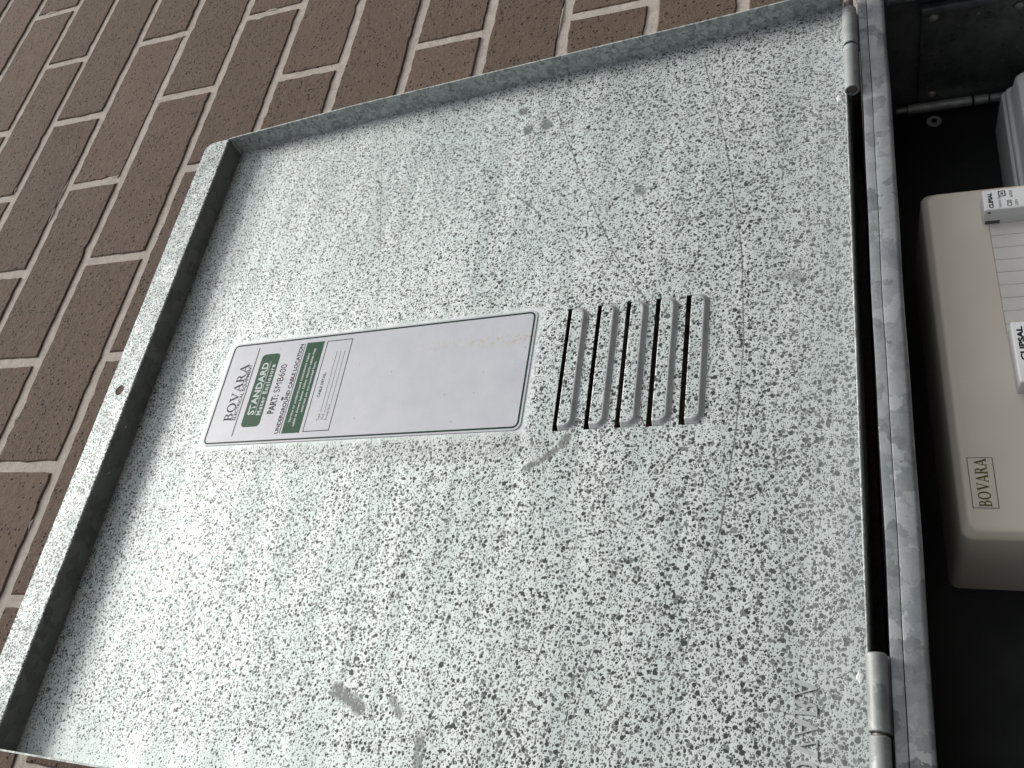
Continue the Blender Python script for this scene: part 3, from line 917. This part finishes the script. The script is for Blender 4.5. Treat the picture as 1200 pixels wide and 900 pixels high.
text_obj('heading', 'UNDERGROUND CABLE LOCATION', -588.1, -508.4, 407.9, 411.6, face(W1), M['ink'], lab, bold=0.03)
lp_('heading_rule', rect(-588.2, -508.2, 406.2, 406.8), M['ink'])
lp_('notice_block', rect(-588.4, -507.8, 387.3, 404.6), M['green'])
text_obj('notice_text', 'Service or underground consumers mains', -579.0, -517.7, 398.8, 401.2, face(W2), M['wink'], lab, bold=0.02)
text_obj('notice_text', 'cable is shown below. Other electric cables may', -582.8, -513.6, 394.2, 396.6, face(W2), M['wink'], lab, bold=0.02)
text_obj('notice_text', 'exist but are not recorded here.', -571.0, -526.0, 389.8, 392.2, face(W2), M['wink'], lab, bold=0.02)
lp_('detail_frame', outline(-588.0, -508.2, 359.8, 384.4, 0.1, 0.65), M['ink'])
text_obj('detail_text', 'CABLE DETAIL:', -558.9, -537.0, 377.2, 379.6, face(W1), M['ink'], lab, bold=0.02)
text_obj('detail_text', 'Type', -579.2, -573.4, 371.8, 374.0, face(W1), M['greyink'], lab)
text_obj('detail_text', 'Size', -578.4, -573.6, 368.2, 370.4, face(W1), M['greyink'], lab)
text_obj('detail_text', 'Protection', -579.0, -565.6, 364.4, 366.6, face(W1), M['greyink'], lab)
for (a, b, y) in ((-571.6, -518.4, 372.0), (-572.3, -518.6, 368.3), (-564.6, -518.5, 364.4)):
    lp_('detail_rule', rect(a, b, y, y + 0.35), M['greyink'])
lp_('ink_spot', [[(-557.6 + 1.6 * math.cos(q / 9 * 6.28) * (1 + .3 * (q % 2)), 413.6 + 1.2 * math.sin(q / 9 * 6.28)) for q in range(9)]], M['ink'])

# ------------------------------------------------------------------ beige circuit breaker enclosure
ENC_ROT = rad(1.5)
BX, BZ = -652.0, -1249.0                              # front upper left corner of the cover
def encP(x, y, z):
    """x along the cover from its left corner, z down from its top edge (mm)"""
    c, s_ = math.cos(ENC_ROT), math.sin(ENC_ROT)
    return P(BX + x * c - z * s_ * -1 * 0, y, BZ + x * s_ * 1.0 - z * c)
enc = empty('breaker_enclosure', P(-530, 66, -1330), 'beige plastic circuit breaker enclosure on the black board inside the meter box', 'enclosure')
bpy.context.view_layer.update()
EW, EH = 241.0, 205.0
def rloop(x0, x1, z0, z1, r, y, n=7):
    pts = []
    for (cx_, cz_, a0) in ((x1 - r, z1 - r, 0), (x0 + r, z1 - r, 90), (x0 + r, z0 + r, 180), (x1 - r, z0 + r, 270)):
        for i in range(n + 1):
            q = rad(a0 + 90 * i / n)
            pts.append(encP(cx_ + r * math.cos(q), y, cz_ + r * math.sin(q)))
    return pts
levels = [(-1.0, 65.5, 6), (-0.6, 10, 6), (0.0, -24.0, 6), (0.35, -25.2, 6), (1.1, -26.4, 6.5), (3.0, -28.9, 7), (3.6, -29.6, 7), (4.6, -30.0, 7), (6.9, -30.15, 7)]
vs, fs = [], []
for ins, y, r in levels: vs += rloop(ins, EW - ins, ins, EH - ins, r, y)
m = len(vs) // len(levels)
for k in range(len(levels) - 1):
    for i in range(m):
        fs.append((k * m + i, k * m + (i + 1) % m, (k + 1) * m + (i + 1) % m, (k + 1) * m + i))
# front face with the breaker window left open
wx0, wx1, wz0, wz1 = 123.4, 226.2, 36.8, 130.0
rg = [(wx1, wz1), (wx0, wz1), (wx0, wz0), (wx1, wz0)]
win = rloop(wx0, wx1, wz0, wz1, 3.5, -30.15)
base = len(vs); vs += win
last = (len(levels) - 1) * m
for i in range(m):
    fs.append((last + i, last + (i + 1) % m, base + (i + 1) % m, base + i))
b2 = len(vs); vs += rloop(wx0, wx1, wz0, wz1, 3.5, -29.0)
for i in range(m):
    fs.append((base + i, base + (i + 1) % m, b2 + (i + 1) % m, b2 + i))
fs.append(tuple(b2 + i for i in range(m)))
me = mesh('cover', vs, fs)
bm = bmesh.new(); bm.from_mesh(me); bmesh.ops.recalc_face_normals(bm, faces=bm.faces); bm.to_mesh(me); bm.free()
cov = link('cover', me, M['beige']); child(cov, enc); smooth_angle(cov, 28)
def enc_box(name, x0, x1, y0, y1, z0, z1, bev, mat, parent=enc, seg=2):
    me_ = box_me(name, 0, 1, 0, 1, 0, 1, 0)
    bpy.data.meshes.remove(me_)
    bm_ = bmesh.new()
    vv = [bm_.verts.new(encP(x, y, z)) for x in (x0, x1) for y in (y0, y1) for z in (z0, z1)]
    for f in ((0, 1, 3, 2), (4, 6, 7, 5), (0, 4, 5, 1), (2, 3, 7, 6), (0, 2, 6, 4), (1, 5, 7, 3)):
        bm_.faces.new([vv[i] for i in f])
    bmesh.ops.recalc_face_normals(bm_, faces=bm_.faces)
    if bev: bmesh.ops.bevel(bm_, geom=bm_.edges[:], offset=bev / 1000, segments=seg, affect='EDGES', profile=0.5)
    me_ = bpy.data.meshes.new(name); bm_.to_mesh(me_); bm_.free()
    if bev: me_.shade_smooth()
    o_ = link(name, me_, mat); child(o_, parent)
    return o_
# pole fillers in the window (paler, fine gaps between them), from the left
xs_f = [123.8 + 9.46 * i for i in range(10)]
for a, b in zip(xs_f[:-1], xs_f[1:]):
    enc_box('pole_filler', a + 0.15, b - 0.15, -30.0, -27.0, wz0 + 0.4, wz1 - 0.5, 0.25, M['cream'])
# badge with raised border and olive lettering
bx0, bx1, bz0, bz1 = 16.2, 46.4, 5.3 + 1.6, 18.6 + 1.2
enc_box('badge', bx0, bx1, -30.45, -29.9, bz0, bz1, 0.2, M['beige'])
def enc_face(y): return lambda x, yy, z=0.0: encP(x, y, yy)
b_o = flat_curve('badge_border', [[(bx0, bz0), (bx1, bz0), (bx1, bz1), (bx0, bz1)], [(bx0 + .35, bz0 + .35), (bx1 - .35, bz0 + .35), (bx1 - .35, bz1 - .35), (bx0 + .35, bz1 - .35)]],
                 enc_face(-30.5), M['greyink'], None); child(b_o, enc)
w_o = flat_curve('badge_word', serif_word('BOVARA', bx0 + 0.8, bx1 - 0.8, 0, 1), lambda x, y, z=0.0: encP(x, -30.6, bz1 - 3.4 - y * 6.2), M['olive'], None); child(w_o, enc)

# two breakers standing out of the window: things of their own
def breaker(x0, x1, z0, label, rows, wide):
    b = empty('circuit_breaker', encP((x0 + x1) / 2, -28, z0 + 22), label, 'circuit breaker', 'breakers in the beige enclosure')
    bpy.context.view_layer.update()
    enc_box('body', x0, x1, -44.5, -28.6, z0, z0 + 44, 0.9, M['white'], b)
    # toggle further down the face, out of the photograph
    enc_box('toggle', x0 + 3, x1 - 3, -52, -44, z0 + 27, z0 + 35, 1.0, M['dark'], b)
    f = lambda x, y, z=0.0: encP(x, -44.56, z0 + y)
    for (txt, a, c, y0, y1, bold) in rows:
        t = text_obj('print', txt, x0 + a, x0 + c, y0, y1, f, M['ink'], None, bold=bold); child(t, b)
    return b, f
b1, f1 = breaker(208.6, 224.6, 33.6, 'small white circuit breaker nearest the right end of the beige cover', [
    ('CLIPSAL', 1.2, 13.4, 5.0, 2.6, 0.05), ('MAX4 20', 1.4, 9.6, 9.6, 8.0, 0.0), ('C20', 1.4, 6.4, 15.2, 12.6, 0.02), ('6000', 8.6, 13.8, 16.4, 14.6, 0.0), ('230V', 1.4, 6.6, 18.6, 17.0, 0.0)], False)
t = flat_curve('print', [rrect(9.6 + 208.6, 14.4 + 208.6, 8.6, 12.8, 0.7), rrect(10.4 + 208.6, 13.6 + 208.6, 9.3, 12.1, 0.5), arc(12 + 208.6, 10.7, 1.0, 0.9, 0, 340, 14)], f1, M['greyink'], None); child(t, b1)
# grey rating field and small round mark on its left flank
q0 = 208.6
t = flat_curve('print', [[(-41.5 + 8, 1.2), (-30.2, 1.2), (-30.2, 9.4), (-41.5 + 8, 9.4)]], lambda x, y, z=0.0: encP(q0 - 0.06, x, 33.6 + y), M['greyink'], None); child(t, b1)
t = flat_curve('print', [arc(-41.5, 2.6, 1.0, 1.0, 0, 340, 14)], lambda x, y, z=0.0: encP(q0 - 0.06, x, 33.6 + y), M['greyink'], None); child(t, b1)
b2_, f2 = breaker(86.0, 126.0, 37.0, 'wide white main switch standing out of the beige cover, left of the blank fillers', [
    ('CLIPSAL', 14.0, 36.5, 5.4, 2.4, 0.05), ('MAX4 80', 14.0, 30.0, 10.0, 8.0, 0.0)], True)

# ------------------------------------------------------------------ grey service fuse / meter cover behind
gb = empty('grey_plastic_housing', P(-340, 66, -1350), 'grey plastic electrical housing with stepped cover in the upper right of the meter box interior', 'housing')
bpy.context.view_layer.update()
def gloop(x0, x1, z0, z1, r, y, n=6):
    pts = []
    for (cx_, cz_, a0) in ((x1 - r, z1 - r, 0), (x0 + r, z1 - r, 90), (x0 + r, z0 + r, 180), (x1 - r, z0 + r, 270)):
        for i in range(n + 1):
            q = rad(a0 + 90 * i / n); pts.append(P(cx_ + r * math.cos(q), y, cz_ + r * math.sin(q)))
    return pts
def gloft(name, levels, mat, x0=-440.0, x1=-274.0, z0=-1430.0, z1=-1308.5):
    vs_, fs_ = [], []
    for ins, y, r in levels: vs_ += gloop(x0 + ins, x1 - ins, z0 + ins, z1 - ins, r, y)
    m_ = len(vs_) // len(levels)
    for k in range(len(levels) - 1):
        for i in range(m_):
            fs_.append((k * m_ + i, k * m_ + (i + 1) % m_, (k + 1) * m_ + (i + 1) % m_, (k + 1) * m_ + i))
    fs_.append(tuple((len(levels) - 1) * m_ + i for i in range(m_)))
    me_ = mesh(name, vs_, fs_)
    bm_ = bmesh.new(); bm_.from_mesh(me_); bmesh.ops.recalc_face_normals(bm_, faces=bm_.faces); bm_.to_mesh(me_); bm_.free()
    o_ = link(name, me_, mat); child(o_, gb); smooth_angle(o_, 30)
gloft('base', [(0, 65.5, 5), (0.2, 30, 5), (0.6, 27.4, 5), (1.6, 26.6, 5), (3.0, 26.4, 5)], M['grey'])
gloft('cover', [(2.4, 27, 5), (2.4, 22.5, 5), (3.0, 21.5, 5), (5.0, 21.0, 5), (5.6, 20, 5), (6.4, 6, 6), (7.6, 3.4, 7), (10.0, 2.0, 8), (12, 1.8, 8)], M['grey'])
